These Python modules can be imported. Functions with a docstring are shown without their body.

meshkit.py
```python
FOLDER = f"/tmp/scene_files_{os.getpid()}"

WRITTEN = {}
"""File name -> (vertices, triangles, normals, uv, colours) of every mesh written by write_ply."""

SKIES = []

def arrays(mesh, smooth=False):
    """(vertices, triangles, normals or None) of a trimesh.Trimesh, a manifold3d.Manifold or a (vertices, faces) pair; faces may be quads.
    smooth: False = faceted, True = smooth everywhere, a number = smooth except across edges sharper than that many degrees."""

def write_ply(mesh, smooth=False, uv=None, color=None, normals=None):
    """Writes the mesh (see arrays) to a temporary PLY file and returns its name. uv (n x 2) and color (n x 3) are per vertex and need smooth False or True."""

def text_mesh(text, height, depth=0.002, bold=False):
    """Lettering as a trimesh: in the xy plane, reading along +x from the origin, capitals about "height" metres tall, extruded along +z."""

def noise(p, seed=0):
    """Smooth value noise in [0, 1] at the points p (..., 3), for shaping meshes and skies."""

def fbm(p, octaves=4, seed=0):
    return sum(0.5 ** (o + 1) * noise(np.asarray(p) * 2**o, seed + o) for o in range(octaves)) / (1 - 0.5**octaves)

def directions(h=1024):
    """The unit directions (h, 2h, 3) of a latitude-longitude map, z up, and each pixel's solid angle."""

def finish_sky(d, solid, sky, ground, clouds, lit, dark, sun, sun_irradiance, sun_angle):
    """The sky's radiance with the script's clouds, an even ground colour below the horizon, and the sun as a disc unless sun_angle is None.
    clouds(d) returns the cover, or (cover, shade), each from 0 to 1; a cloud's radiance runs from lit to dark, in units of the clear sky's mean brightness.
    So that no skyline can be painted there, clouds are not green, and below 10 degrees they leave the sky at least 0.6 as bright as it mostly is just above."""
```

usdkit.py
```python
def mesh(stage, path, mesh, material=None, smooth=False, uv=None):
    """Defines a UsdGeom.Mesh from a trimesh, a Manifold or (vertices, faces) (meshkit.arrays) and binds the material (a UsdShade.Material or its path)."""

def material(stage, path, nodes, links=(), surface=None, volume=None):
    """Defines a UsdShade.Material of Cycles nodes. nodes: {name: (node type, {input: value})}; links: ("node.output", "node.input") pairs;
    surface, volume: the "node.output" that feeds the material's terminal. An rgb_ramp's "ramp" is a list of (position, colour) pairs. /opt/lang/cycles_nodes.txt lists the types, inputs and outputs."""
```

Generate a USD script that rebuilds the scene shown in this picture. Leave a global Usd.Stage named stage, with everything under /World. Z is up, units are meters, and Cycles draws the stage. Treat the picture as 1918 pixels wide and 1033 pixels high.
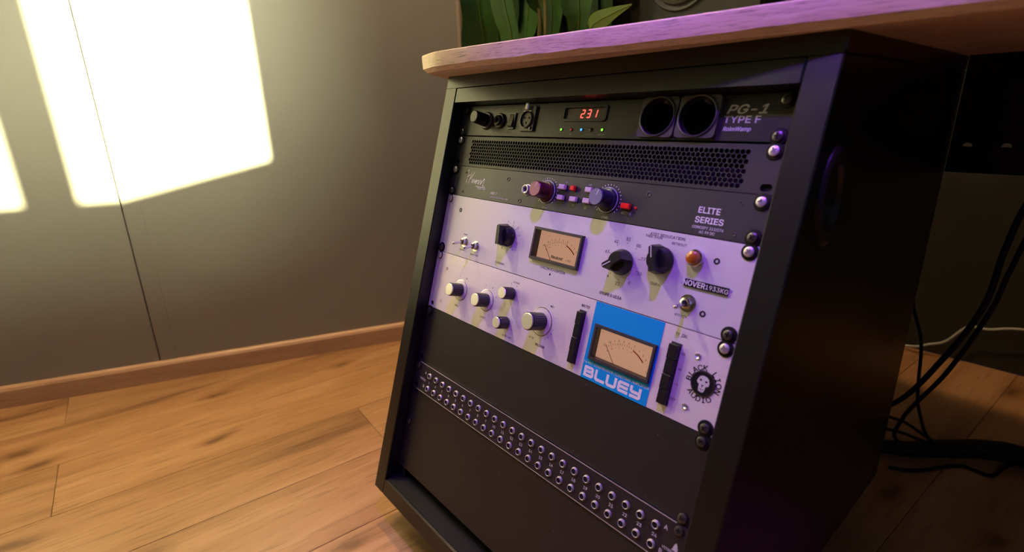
import math, random
import numpy as np, trimesh, manifold3d as m3, usdkit, meshkit
from pxr import Usd, UsdGeom, UsdLux, Gf, Sdf
from shapely.geometry import Polygon, Point, LineString, box as sbox
from shapely.ops import unary_union
from shapely import affinity

random.seed(7); RNG = np.random.default_rng(7)
stage = Usd.Stage.CreateInMemory()
UsdGeom.SetStageUpAxis(stage, 'Z')
UsdGeom.Xform.Define(stage, '/World'); UsdGeom.Scope.Define(stage, '/World/Looks')

# ------------------------------------------------------------------ camera
CAM = (0.66343, -0.48675, -0.01108)
ROWS = ((0.65392533, 0.75612559, -0.02560749), (0.21147017, -0.21517588, -0.95340427), (-0.72640349, 0.61803999, -0.30060696))
cam = UsdGeom.Camera.Define(stage, '/World/camera')
r_, d_, f_ = ROWS
cam.AddTransformOp().Set(Gf.Matrix4d(r_[0], r_[1], r_[2], 0, -d_[0], -d_[1], -d_[2], 0, -f_[0], -f_[1], -f_[2], 0, CAM[0], CAM[1], CAM[2], 1))
cam.CreateHorizontalApertureAttr(36.0); cam.CreateFocalLengthAttr(36.0 * 966.85 / 1918)
cam.CreateFStopAttr(4.0); cam.CreateFocusDistanceAttr(0.66)
cam.CreateExposureAttr(0.0)

# ------------------------------------------------------------------ light
FLOOR, CEIL = -0.66, 1.86
E_ = np.array([0.33663, 0.94163, 0.0]); N_IN = np.array([0.94163, -0.33663, 0.0])      # along the left wall; its inward normal
P0 = np.array([-0.99514, -0.72087, FLOOR]); ROOM_W = 3.4
SUN_EL = 12.0
SUN = ((1.000, 0.949, 0.522), 13.800)
SKY = ((0.187, 0.375, 1.000), 0.800)
WARM = ((1.000, 0.939, 0.545), 6.600)
PURPLE = ((0.267, 0.048, 1.000), 10.500)
SUN_GLOW = ((0.980, 1.000, 0.642), 1.480)
BACK = ((1.000, 0.654, 0.308), 26.000)
WALL_LAMP = ((1.000, 0.752, 0.480), 12.500)


def light(kind, name, loc=None, color=(1, 1, 1), power=1.0, aim=None, **kw):
    l = getattr(UsdLux, kind).Define(stage, '/World/' + name)
    l.CreateColorAttr(Gf.Vec3f(*color)); l.CreateIntensityAttr(power)
    if kind != 'DomeLight': l.CreateNormalizeAttr(True)
    for k, v in kw.items():
        getattr(l, f'Create{k}Attr')(v)
    if loc is not None or aim is not None:
        z = -np.asarray(aim if aim is not None else (0, 0, -1), float); z /= np.linalg.norm(z)
        x = np.cross((0, 1, 0.001) if abs(z[2]) > .9 else (0, 0, 1), z); x /= np.linalg.norm(x); y = np.cross(z, x)
        p = loc or (0, 0, 0)
        l.AddTransformOp().Set(Gf.Matrix4d(*x, 0, *y, 0, *z, 0, *p, 1))
    return l


sun_dir = N_IN * math.cos(math.radians(SUN_EL)) + np.array([0, 0, math.sin(math.radians(SUN_EL))])
wpt = P0 + E_ * 0.45 + N_IN * 0.16 + np.array([0, 0, 1.80])
light('DistantLight', 'sun', color=SUN[0], power=SUN[1], aim=tuple(-sun_dir), Angle=0.53)
light('DistantLight', 'sun_haze', color=SUN_GLOW[0], power=SUN_GLOW[1], aim=tuple(-sun_dir), Angle=11.0)  # wide glow out of view, placed to brighten the wall around the patch
light('DomeLight', 'sky', color=SKY[0], power=SKY[1])
light('SphereLight', 'wall_washer_spot', tuple(wpt), *WALL_LAMP, Radius=0.04)  # out of view, placed to light the left wall and the floor below
light('SphereLight', 'warm_ceiling_spot', (-0.56, -0.62, 1.10), *WARM, Radius=0.035)  # out of view, placed to light the rack from the upper left
light('SphereLight', 'back_ceiling_spot', (-0.42, 0.14, 1.60), *BACK, Radius=0.04)  # out of view, placed to light the floor beside and behind the desk
pl_ = light('SphereLight', 'purple_spot', (0.45, -0.30, 0.62), *PURPLE, aim=(-0.06, 0.20, -1.0), Radius=0.02)  # out of view, placed to tint the rack and desk edge purple
sh_ = UsdLux.ShapingAPI.Apply(pl_.GetPrim()); sh_.CreateShapingConeAngleAttr(32.0); sh_.CreateShapingConeSoftnessAttr(0.8)
WORLD = '/World/'

# ------------------------------------------------------------------ materials
MATS = {}


def mat(name, nodes, links=(), surface='p.BSDF'):
    MATS[name] = usdkit.material(stage, '/World/Looks/' + name, nodes, links, surface=surface)
    return MATS[name]


def plain(name, color, rough=0.5, metal=0.0, bump=0.0, scale=900.0, spec=0.5, **kw):
    nodes = {'p': ('principled_bsdf', {'base_color': color, 'roughness': rough, 'metallic': metal, 'specular_ior_level': spec, **kw})}
    links = []
    if bump:
        nodes |= {'tc': ('texture_coordinate', {}), 'n': ('noise_texture', {'scale': scale, 'detail': 3.0}), 'b': ('bump', {'strength': bump, 'distance': 0.0006})}
        links += [('tc.object', 'n.vector'), ('n.fac', 'b.height'), ('b.normal', 'p.normal')]
    return mat(name, nodes, links)


def brushed(name, color, rough, metal, amount=0.25, spec=0.5):
    """Metal with a fine horizontal grain (object x)."""
    return mat(name, {'tc': ('texture_coordinate', {}), 'm': ('mapping', {'scale': (14.0, 1500.0, 1500.0)}), 'n': ('noise_texture', {'scale': 1.0, 'detail': 4.0, 'roughness': 0.7}),
                      'c': ('rgb_ramp', {'ramp': [(0.25, tuple(x * (1 - amount) for x in color)), (0.75, tuple(min(1, x * (1 + amount * .6)) for x in color))]}),
                      'b': ('bump', {'strength': 0.25, 'distance': 0.0004}),
                      'p': ('principled_bsdf', {'roughness': rough, 'metallic': metal, 'specular_ior_level': spec})},
               [('tc.object', 'm.vector'), ('m.vector', 'n.vector'), ('n.fac', 'c.fac'), ('c.color', 'p.base_color'), ('n.fac', 'b.height'), ('b.normal', 'p.normal')])


def emit(name, color, strength, base=(0.02, 0.02, 0.02)):
    return mat(name, {'p': ('principled_bsdf', {'base_color': base, 'roughness': 0.35, 'emission_color': color, 'emission_strength': strength})})


def wood(name, stops, scale=(1.6, 22.0, 22.0), angle=0.0, rough=0.45, pores=0.35, knots=True, vary=0.12):
    """Wood along x of the world turned by angle (degrees about z): long grain, pores, knots, a shift per piece."""
    nodes = {'g': ('geometry', {}), 'o': ('object_info', {}), 'rot': ('mapping', {'rotation': (0, 0, math.radians(-angle))}),
             'st': ('mapping', {'scale': scale}), 'off': ('math', {'math_type': 'multiply', 'value2': 37.0}),
             'n': ('noise_texture', {'dimensions': '4D', 'scale': 1.0, 'detail': 6.0, 'roughness': 0.62, 'distortion': 0.6}),
             'st2': ('mapping', {'scale': (scale[0] * 9, scale[1] * 14, scale[2] * 14)}),
             'n2': ('noise_texture', {'dimensions': '4D', 'scale': 1.0, 'detail': 3.0, 'roughness': 0.6}),
             'c': ('rgb_ramp', {'ramp': stops}),
             'por': ('rgb_ramp', {'ramp': [(0.30, (1 - pores,) * 3), (0.48, (1, 1, 1))]}),
             'mul': ('mix', {'mix_type': 'multiply', 'fac': 1.0}),
             'vr': ('rgb_ramp', {'ramp': [(0.0, (1 - vary,) * 3), (1.0, (1 + vary * .3,) * 3)]}),
             'mul2': ('mix', {'mix_type': 'multiply', 'fac': 1.0}),
             'b': ('bump', {'strength': 0.25, 'distance': 0.0008}),
             'p': ('principled_bsdf', {'roughness': rough, 'specular_ior_level': 0.4})}
    links = [('g.position', 'rot.vector'), ('rot.vector', 'st.vector'), ('st.vector', 'n.vector'), ('rot.vector', 'st2.vector'), ('st2.vector', 'n2.vector'),
             ('o.random', 'off.value1'), ('off.value', 'n.w'), ('off.value', 'n2.w'), ('n.fac', 'c.fac'), ('n2.fac', 'por.fac'),
             ('c.color', 'mul.color1'), ('por.color', 'mul.color2'), ('o.random', 'vr.fac'), ('mul.color', 'mul2.color1'), ('vr.color', 'mul2.color2'),
             ('n2.fac', 'b.height'), ('b.normal', 'p.normal')]
    last = 'mul2.color'
    if knots:
        nodes |= {'ks': ('mapping', {'scale': (scale[0] * 2.0, scale[1] * .5, 1.0)}), 'kv': ('voronoi_texture', {'dimensions': '2D', 'scale': 1.0, 'randomness': 1.0}),
                  'kn': ('noise_texture', {'scale': 9.0, 'detail': 3.0}), 'kadd': ('vector_math', {'math_type': 'multiply_add', 'vector2': (.25, .25, .25)}),
                  'kr': ('rgb_ramp', {'ramp': [(0.03, (0.36, 0.29, 0.24)), (0.08, (0.74, 0.68, 0.64)), (0.15, (1, 1, 1))]}), 'mul3': ('mix', {'mix_type': 'multiply', 'fac': 0.85})}
        links += [('rot.vector', 'ks.vector'), ('rot.vector', 'kn.vector'), ('kn.color', 'kadd.vector1'), ('ks.vector', 'kadd.vector3'), ('kadd.vector', 'kv.vector'), ('kv.distance', 'kr.fac'),
                  (last, 'mul3.color1'), ('kr.color', 'mul3.color2')]
        last = 'mul3.color'
    return mat(name, nodes, links + [(last, 'p.base_color')])


PLANK_DEG = 90 - 4.06                                                # the floor boards' direction
wood('floor_oak', [(0.28, (0.17, 0.079, 0.034)), (0.43, (0.30, 0.147, 0.063)), (0.58, (0.38, 0.201, 0.092)), (0.75, (0.47, 0.275, 0.143))], (1.4, 12.0, 12.0), PLANK_DEG, 0.42)
wood('desk_oak', [(0.25, (0.56, 0.36, 0.23)), (0.5, (0.80, 0.58, 0.42)), (0.8, (0.90, 0.70, 0.53))], (5.0, 70.0, 70.0), 6.0, 0.5, 0.55, False)
wood('skirting_oak', [(0.25, (0.48, 0.27, 0.15)), (0.6, (0.62, 0.38, 0.23)), (0.9, (0.72, 0.46, 0.29))], (2.5, 30.0, 30.0), math.degrees(math.atan2(E_[1], E_[0])), 0.4, 0.2, False)
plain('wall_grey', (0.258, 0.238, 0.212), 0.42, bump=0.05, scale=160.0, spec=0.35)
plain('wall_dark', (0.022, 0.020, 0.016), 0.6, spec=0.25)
plain('wall_joint', (0.05, 0.045, 0.04), 0.7)
plain('ceiling_dark', (0.10, 0.098, 0.095), 0.8)  # unseen ceiling, kept dark to cut the bounce light
plain('wall_charcoal', (0.06, 0.058, 0.056), 0.7)  # walls out of view, kept dark so less light bounces back
plain('white_frame', (0.7, 0.7, 0.68), 0.4)
plain('fabric_brown', (0.19, 0.15, 0.12), 0.9, bump=0.4, scale=700.0, spec=0.1)
plain('cabinet_black', (0.0045, 0.0045, 0.0042), 0.33, bump=0.35, scale=1300.0, spec=0.55)
plain('rail_steel_black', (0.012, 0.012, 0.014), 0.38, metal=0.3)
plain('inside_black', (0.006, 0.006, 0.006), 0.8, spec=0.2)
brushed('black_anodised', (0.030, 0.028, 0.025), 0.36, 0.25, 0.45)
plain('vent_grey', (0.030, 0.028, 0.027), 0.45, bump=0.1)
plain('preamp_grey', (0.033, 0.032, 0.031), 0.40, bump=0.06, spec=0.65)
plain('panel_silver', (0.60, 0.57, 0.56), 0.42, bump=0.04, metal=0.1)
brushed('panel_aluminium', (0.80, 0.73, 0.70), 0.36, 0.25, 0.10)
plain('panel_blue', (0.001, 0.29, 0.60), 0.5, spec=0.2)
mat('blank_black', {'tc': ('texture_coordinate', {}), 'n': ('noise_texture', {'scale': 600.0, 'detail': 3.0}), 'b': ('bump', {'strength': 0.25, 'distance': 0.0006}),
                    'v': ('voronoi_texture', {'scale': 75.0}), 'c': ('rgb_ramp', {'ramp': [(0.0, (0.16, 0.14, 0.12)), (0.035, (0.16, 0.14, 0.12)), (0.055, (0.015, 0.0135, 0.012))]}),
                    'p': ('principled_bsdf', {'roughness': 0.46})},
    [('tc.object', 'n.vector'), ('tc.object', 'v.vector'), ('n.fac', 'b.height'), ('b.normal', 'p.normal'), ('v.distance', 'c.fac'), ('c.color', 'p.base_color')])   # black paint with specks of dust
plain('patch_black', (0.018, 0.016, 0.018), 0.4)
plain('white_print', (0.72, 0.70, 0.70), 0.6)
plain('cream_print', (0.42, 0.40, 0.34), 0.6)
plain('grey_print', (0.52, 0.50, 0.52), 0.6)
plain('dark_print', (0.008, 0.007, 0.009), 0.6, spec=0.15)
plain('red_print', (0.80, 0.03, 0.02), 0.5)
plain('chrome', (0.72, 0.70, 0.70), 0.18, metal=1.0)
plain('steel', (0.58, 0.55, 0.54), 0.42, metal=0.7)
plain('dark_steel', (0.10, 0.095, 0.09), 0.35, metal=0.8)
plain('black_plastic', (0.011, 0.011, 0.011), 0.33)
plain('black_rubber', (0.006, 0.006, 0.006), 0.55, spec=0.2)
plain('socket_plastic', (0.05, 0.046, 0.042), 0.4)
plain('knob_oxblood', (0.085, 0.008, 0.010), 0.3)
plain('cap_rose', (0.33, 0.14, 0.11), 0.45)
plain('cap_slate', (0.17, 0.18, 0.22), 0.35)
plain('knob_navy', (0.018, 0.018, 0.040), 0.32)
plain('button_ivory', (0.66, 0.54, 0.52), 0.4)
plain('button_red', (0.88, 0.018, 0.014), 0.35)
mat('spun_aluminium', {'t': ('tangent', {'direction_type': 'radial', 'axis': 'z'}), 'p': ('principled_bsdf', {'base_color': (0.80, 0.77, 0.72), 'metallic': 0.85, 'roughness': 0.30, 'anisotropic': 0.8})}, [('t.tangent', 'p.tangent')])
plain('bezel_dark', (0.045, 0.040, 0.036), 0.4)
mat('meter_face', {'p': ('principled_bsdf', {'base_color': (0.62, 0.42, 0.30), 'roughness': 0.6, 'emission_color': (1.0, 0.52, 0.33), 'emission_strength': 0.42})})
mat('amber_lens', {'p': ('principled_bsdf', {'base_color': (0.42, 0.12, 0.008), 'roughness': 0.2, 'subsurface_weight': 0.0, 'coat_weight': 0.4})})
mat('glass_pane', {'t': ('transparent_bsdf', {'color': (1, 1, 1)}), 'g': ('glossy_bsdf', {'roughness': 0.05, 'color': (1, 1, 1)}), 'f': ('fresnel', {'IOR': 1.25}), 'x': ('mix_closure', {})},
    [('f.fac', 'x.fac'), ('t.BSDF', 'x.closure1'), ('g.BSDF', 'x.closure2')], 'x.closure')
mat('window_glass', {'t': ('transparent_bsdf', {'color': (0.97, 0.98, 0.97)}), 'g': ('glossy_bsdf', {'roughness': 0.0}), 'f': ('fresnel', {'IOR': 1.3}), 'x': ('mix_closure', {})},
    [('f.fac', 'x.fac'), ('t.BSDF', 'x.closure1'), ('g.BSDF', 'x.closure2')], 'x.closure')
plain('display_window', (0.085, 0.070, 0.045), 0.3)
emit('led_red_digits', (1.0, 0.045, 0.035), 5.0)
emit('led_green', (0.25, 1.0, 0.05), 1.3, (0.1, 0.3, 0.03))
emit('led_red_dim', (1.0, 0.03, 0.05), 0.18, (0.2, 0.01, 0.015))
emit('led_blue', (0.015, 0.13, 1.0), 5.0)
plain('led_off', (0.02, 0.02, 0.03), 0.2)
emit('led_red', (1.0, 0.02, 0.01), 0.25, (0.4, 0.01, 0.01))


def leafmat(name, a, b):
    return mat(name, {'tc': ('geometry', {}), 'n': ('noise_texture', {'scale': 14.0, 'detail': 3.0}), 'c': ('rgb_ramp', {'ramp': [(0.3, a), (0.7, b)]}),
                      'p': ('principled_bsdf', {'roughness': 0.5, 'specular_ior_level': 0.22}), 't': ('translucent_bsdf', {}), 'x': ('mix_closure', {'fac': 0.25})},
               [('tc.position', 'n.vector'), ('n.fac', 'c.fac'), ('c.color', 'p.base_color'), ('c.color', 't.color'), ('p.BSDF', 'x.closure1'), ('t.BSDF', 'x.closure2')], 'x.closure')


leafmat('leaf_green', (0.012, 0.042, 0.004), (0.026, 0.075, 0.008))
leafmat('leaf_bright', (0.045, 0.082, 0.003), (0.065, 0.11, 0.005))
plain('stem_olive', (0.22, 0.20, 0.05), 0.5)
plain('soil', (0.03, 0.02, 0.014), 0.95, bump=0.6, scale=200.0)
plain('pot_clay', (0.25, 0.24, 0.22), 0.6)
plain('speaker_black', (0.009, 0.009, 0.008), 0.5, bump=0.2, spec=0.35)
plain('speaker_dark', (0.006, 0.006, 0.0055), 0.6, spec=0.3)
plain('cone_paper', (0.20, 0.18, 0.12), 0.6)
plain('surround_rubber', (0.012, 0.012, 0.010), 0.5)
plain('cable_black', (0.006, 0.006, 0.006), 0.6, spec=0.2)
plain('cable_grey', (0.33, 0.32, 0.31), 0.5)

# ------------------------------------------------------------------ prims
USED = {}


def fresh(parent, name):
    k = USED.get((parent, name), 0); USED[(parent, name)] = k + 1
    return f'{parent}/{name}' + (f'_{k:03d}' if k else '')


def path_of(p):
    return '/World' if p is None else (p if isinstance(p, str) else str(p.GetPath()))


def obj(name, mesh, m, parent=None, smooth=30, label=None):
    p = usdkit.mesh(stage, fresh(path_of(parent), name), mesh, MATS[m], smooth=smooth).GetPrim()
    if label:
        p.SetCustomDataByKey('label', label)
    return p


def tag(p, label, cat, group=None, kind=None):
    if label: p.SetCustomDataByKey('label', label)
    if cat: p.SetCustomDataByKey('category', cat)
    if group: p.SetCustomDataByKey('group', group)
    if kind: p.SetCustomDataByKey('kind', kind)
    return p


def thing(name, label, cat, loc=(0, 0, 0), rotx=0.0, group=None, kind=None):
    x = UsdGeom.Xform.Define(stage, fresh('/World', name)); x.AddTranslateOp().Set(Gf.Vec3d(*map(float, loc)))
    if rotx: x.AddRotateXOp().Set(rotx)
    return tag(x.GetPrim(), label, cat, group, kind)


def struct(name, mesh, m, smooth=False):
    return tag(obj(name, mesh, m, smooth=smooth), None, None, kind='structure')


# ------------------------------------------------------------------ shapes
cat_ = trimesh.util.concatenate


def mv(m, x=0.0, y=0.0, z=0.0, rz=0.0, rx=0.0, ry=0.0, s=1.0):
    m = m.copy()
    if s != 1.0: m.apply_scale(s)
    for a, ax in ((rx, (1, 0, 0)), (ry, (0, 1, 0)), (rz, (0, 0, 1))):
        if a: m.apply_transform(trimesh.transformations.rotation_matrix(math.radians(a), ax))
    m.apply_translation((x, y, z))
    return m


def box(x0, x1, y0, y1, z0, z1):
    m = trimesh.creation.box((x1 - x0, y1 - y0, z1 - z0)); m.apply_translation(((x0 + x1) / 2, (y0 + y1) / 2, (z0 + z1) / 2))
    return m


def hullmesh(pts):
    return trimesh.convex.convex_hull(np.asarray(pts, float))


def cbox(x0, x1, y0, y1, z0, z1, c):
    """Box with chamfered edges."""
    p = []
    for sx in (0, 1):
        for sy in (0, 1):
            for sz in (0, 1):
                X, Y, Z = (x0, x1)[sx], (y0, y1)[sy], (z0, z1)[sz]
                ix, iy, iz = X + (c if not sx else -c), Y + (c if not sy else -c), Z + (c if not sz else -c)
                p += [(X, iy, iz), (ix, Y, iz), (ix, iy, Z)]
    return hullmesh(p)


def lathe(profile, seg=32):
    """Revolves (r, z) pairs, bottom to top, about z; open ends are closed on the axis."""
    pr = [tuple(map(float, p)) for p in profile]
    if pr[0][0] > 0: pr = [(0.0, pr[0][1])] + pr
    if pr[-1][0] > 0: pr = pr + [(0.0, pr[-1][1])]
    return trimesh.creation.revolve(np.array(pr), sections=seg)


def ringlathe(profile, seg=32):
    """Closed profile revolved: a ring."""
    pr = np.array(list(profile) + [profile[0]], float)
    return trimesh.creation.revolve(pr, sections=seg)


def ext(poly, z0, z1):
    gs = [g for g in getattr(poly, 'geoms', [poly]) if g.area > 1e-12]
    return cat_([mv(trimesh.creation.extrude_polygon(g, z1 - z0, engine='earcut'), z=z0) for g in gs])


def rrect(w, h, r, cx=0.0, cy=0.0):
    return affinity.translate(sbox(-w / 2 + r, -h / 2 + r, w / 2 - r, h / 2 - r).buffer(r, quad_segs=5), cx, cy)


def text(t, h, x=0.0, y=0.0, bold=False, anchor='c', rz=0.0, z=0.02, d=0.10, sx=1.0, shear=0.0):
    m = meshkit.text_mesh(t, h, d, bold)
    b = m.bounds
    m.apply_translation((-(b[0][0] + b[1][0]) / 2 if anchor == 'c' else -b[0][0], -h / 2, 0))
    if shear: m.vertices[:, 0] += shear * m.vertices[:, 1]
    m.vertices[:, 0] *= sx
    return mv(m, x, y, z, rz=rz)


def smooth_path(pts, n=8):
    p = np.asarray(pts, float); q = np.vstack([2 * p[0] - p[1], p, 2 * p[-1] - p[-2]]); out = []
    for i in range(1, len(q) - 2):
        for t in np.linspace(0, 1, n, endpoint=False):
            a, b, c, d = q[i - 1:i + 3]
            out.append(.5 * (2 * b + (c - a) * t + (2 * a - 5 * b + 4 * c - d) * t * t + (3 * b - a - 3 * c + d) * t ** 3))
    return np.array(out + [p[-1]])


def tube(pts, r, seg=8, n=8, smooth=True):
    p = smooth_path(pts, n) if smooth else np.asarray(pts, float)
    rr = np.interp(np.linspace(0, 1, len(p)), np.linspace(0, 1, len(np.atleast_1d(r))), np.atleast_1d(r)) if np.ndim(r) else np.full(len(p), r)
    t = np.gradient(p, axis=0); t /= np.linalg.norm(t, axis=1, keepdims=True)
    up = np.array([0, 0, 1.0]) if abs(t[0][2]) < .9 else np.array([1.0, 0, 0])
    v, f = [], []
    for i in range(len(p)):
        a = np.cross(up, t[i]); a /= np.linalg.norm(a); b = np.cross(t[i], a); up = b
        for k in range(seg):
            c = 2 * math.pi * k / seg; v.append(p[i] + rr[i] * (a * math.cos(c) + b * math.sin(c)))
    for i in range(len(p) - 1):
        for k in range(seg):
            a, b = i * seg + k, i * seg + (k + 1) % seg
            f += [(a, b, b + seg), (a, b + seg, a + seg)]
    v += [p[0], p[-1]]; m = len(v)
    for k in range(seg):
        f += [(m - 2, (k + 1) % seg, k), (m - 1, (len(p) - 1) * seg + k, (len(p) - 1) * seg + (k + 1) % seg)]
    return trimesh.Trimesh(v, f, process=False)


def to_m(mesh):
    m = mesh.copy(); m.apply_scale(0.001); return m


# ================================================================== THE SETTING
def wall_pt(s, z=0.0, off=0.0):
    p = P0 + E_ * s + N_IN * off
    return np.array([p[0], p[1], z])


S_BACK = (1.2 - P0[1]) / E_[1]                                       # where the left wall meets the back wall
cA = wall_pt(S_BACK); cB = wall_pt(-2.0)
R0 = P0 + N_IN * ROOM_W
cC = R0 + E_ * ((1.2 - R0[1]) / E_[1]); cD = R0 + E_ * ((cB[1] - R0[1]) / E_[1])
ROOM = Polygon([(cB[0], cB[1]), (cD[0], cD[1]), (cC[0], cC[1]), (cA[0], cA[1])])


def wall_prism(rects_or_poly, thick, off=0.0, origin=P0, flip=False):
    """A slab standing in the plane of the left (or right) wall: (s, z above the floor) polygon, thick metres outwards from the room."""
    m = ext(rects_or_poly, 0, thick); v = np.array(m.vertices)
    n = -N_IN if not flip else N_IN
    w = origin[None] + v[:, :1] * E_ + v[:, 1:2] * np.array([0, 0, 1.0]) + (v[:, 2:3] - off) * n
    m = trimesh.Trimesh(w, m.faces, process=False)
    m.fix_normals(); return m


H = CEIL - FLOOR
floor = thing('floor', None, None, kind='structure')
obj('subfloor', ext(ROOM.buffer(.1), FLOOR - 0.05, FLOOR - 0.009), 'inside_black', floor, smooth=False)
PW, PL, GAP = 0.180, 1.22, 0.0004
a_ = math.radians(PLANK_DEG); dx, dy = np.array([math.cos(a_), math.sin(a_)]), np.array([math.sin(a_), -math.cos(a_)])
org = np.array([-0.785, -0.603])                                    # the board end seen by the skirting
offs = {-1: 0.0, 0: 0.93, 1: 0.0, 2: 0.55, 3: 1.0}
inner = ROOM.buffer(-0.004)
for j in range(-9, 24):
    o = offs.get(j, (j * 0.47) % PL)
    for i in range(-4, 5):
        c = [org + dx * (o + i * PL + GAP) + dy * (j * PW + GAP), org + dx * (o + (i + 1) * PL - GAP) + dy * (j * PW + GAP),
             org + dx * (o + (i + 1) * PL - GAP) + dy * ((j + 1) * PW - GAP), org + dx * (o + i * PL + GAP) + dy * ((j + 1) * PW - GAP)]
        pg = Polygon(c).intersection(inner)
        if pg.area < 1e-4 or pg.geom_type != 'Polygon': continue
        n = len(pg.exterior.coords) - 1
        lo, hi = np.array(pg.exterior.coords)[:n], np.array(pg.buffer(-0.0006, join_style=2).exterior.coords)[:-1]
        if len(hi) != n: hi = lo
        m = hullmesh([(*q, FLOOR - 0.009) for q in lo] + [(*q, FLOOR - 0.0006) for q in lo] + [(*q, FLOOR) for q in hi])
        obj('plank', m, 'floor_oak', floor, smooth=False)

wl = thing('wall_left', None, None, kind='structure')
SEAM0, SEAM1 = 0.3465, 0.3860
obj('backing', wall_prism(sbox(-2.0, -0.03, S_BACK + .1, H), 0.08, off=-0.014), 'wall_joint', wl, smooth=False)
obj('panel', wall_prism(sbox(-2.0, 0, SEAM0 - .0016, H), 0.014), 'wall_grey', wl, smooth=False)
obj('panel', wall_prism(sbox(SEAM0 + .0016, 0, SEAM1, H), 0.014, off=0.0012), 'wall_grey', wl, smooth=False)
obj('panel', wall_prism(sbox(SEAM1, 0, S_BACK, H), 0.014), 'wall_grey', wl, smooth=False)
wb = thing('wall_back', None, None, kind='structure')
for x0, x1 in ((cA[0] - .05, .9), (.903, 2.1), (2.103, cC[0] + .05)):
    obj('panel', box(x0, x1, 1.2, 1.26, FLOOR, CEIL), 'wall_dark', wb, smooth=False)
struct('wall_front', box(cB[0] - .1, cD[0] + .1, cB[1] - .1, cB[1], FLOOR, CEIL), 'wall_charcoal')
struct('ceiling', ext(ROOM.buffer(.12), CEIL, CEIL + .05), 'ceiling_dark')

# the window wall, opposite the left wall: two unseen openings shaped for the sun patches, the second cut on a slant
SH = ROOM_W * math.tan(math.radians(SUN_EL))
ZB, ZT = 0.472 + SH, 2.32
op1 = Polygon([(-.30, ZB), (.1595, ZB), (.1595, ZT), (-.30, ZT)])
op2 = Polygon([(.269, ZB), (.352, ZB), (.684, ZB + .0765), (.684, ZT), (.269, ZT)])  # slanted lower edge shapes the bottom of the sun patch
s_lo, s_hi = (cD[1] - R0[1]) / E_[1], (cC[1] - R0[1]) / E_[1]
struct('wall_right', wall_prism(sbox(s_lo, 0, s_hi, H).difference(unary_union([op1, op2])), 0.03, origin=R0, flip=True), 'wall_charcoal')
for k, op in enumerate((op1, op2)):
    w = thing(f'window_{k + 1}', None, None, kind='structure')
    obj('window_frame', wall_prism(op.buffer(.05, join_style=2).difference(op), 0.02, off=0.0205, origin=R0, flip=True), 'white_frame', w, smooth=False)
    obj('pane', wall_prism(op.buffer(-.001), 0.004, off=-0.012, origin=R0, flip=True), 'window_glass', w, smooth=False)


def skirting(p, q, n):
    """Profile swept along p-q; n points into the room."""
    pr = [(0, 0), (0.015, 0), (0.015, 0.0435), (0.012, 0.0500), (0.007, 0.0528), (0.0, 0.0528)]
    v = [np.array([*(e + n * a), FLOOR + b]) for e in (np.asarray(p)[:2], np.asarray(q)[:2]) for a, b in pr]
    return hullmesh(v)


struct('baseboard_left', skirting(cB, cA, N_IN[:2]), 'skirting_oak')
struct('baseboard_right', skirting(cD, cC, -N_IN[:2]), 'skirting_oak')

# ================================================================== RACK CABINET
T = math.radians(17.05); ROTX = 72.95


def W3(u, v, n=0.0):
    """mm on the panels' plane -> world."""
    return np.array([u, -v * math.sin(T) - n * math.cos(T), -v * math.cos(T) + n * math.sin(T)]) / 1000


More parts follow.
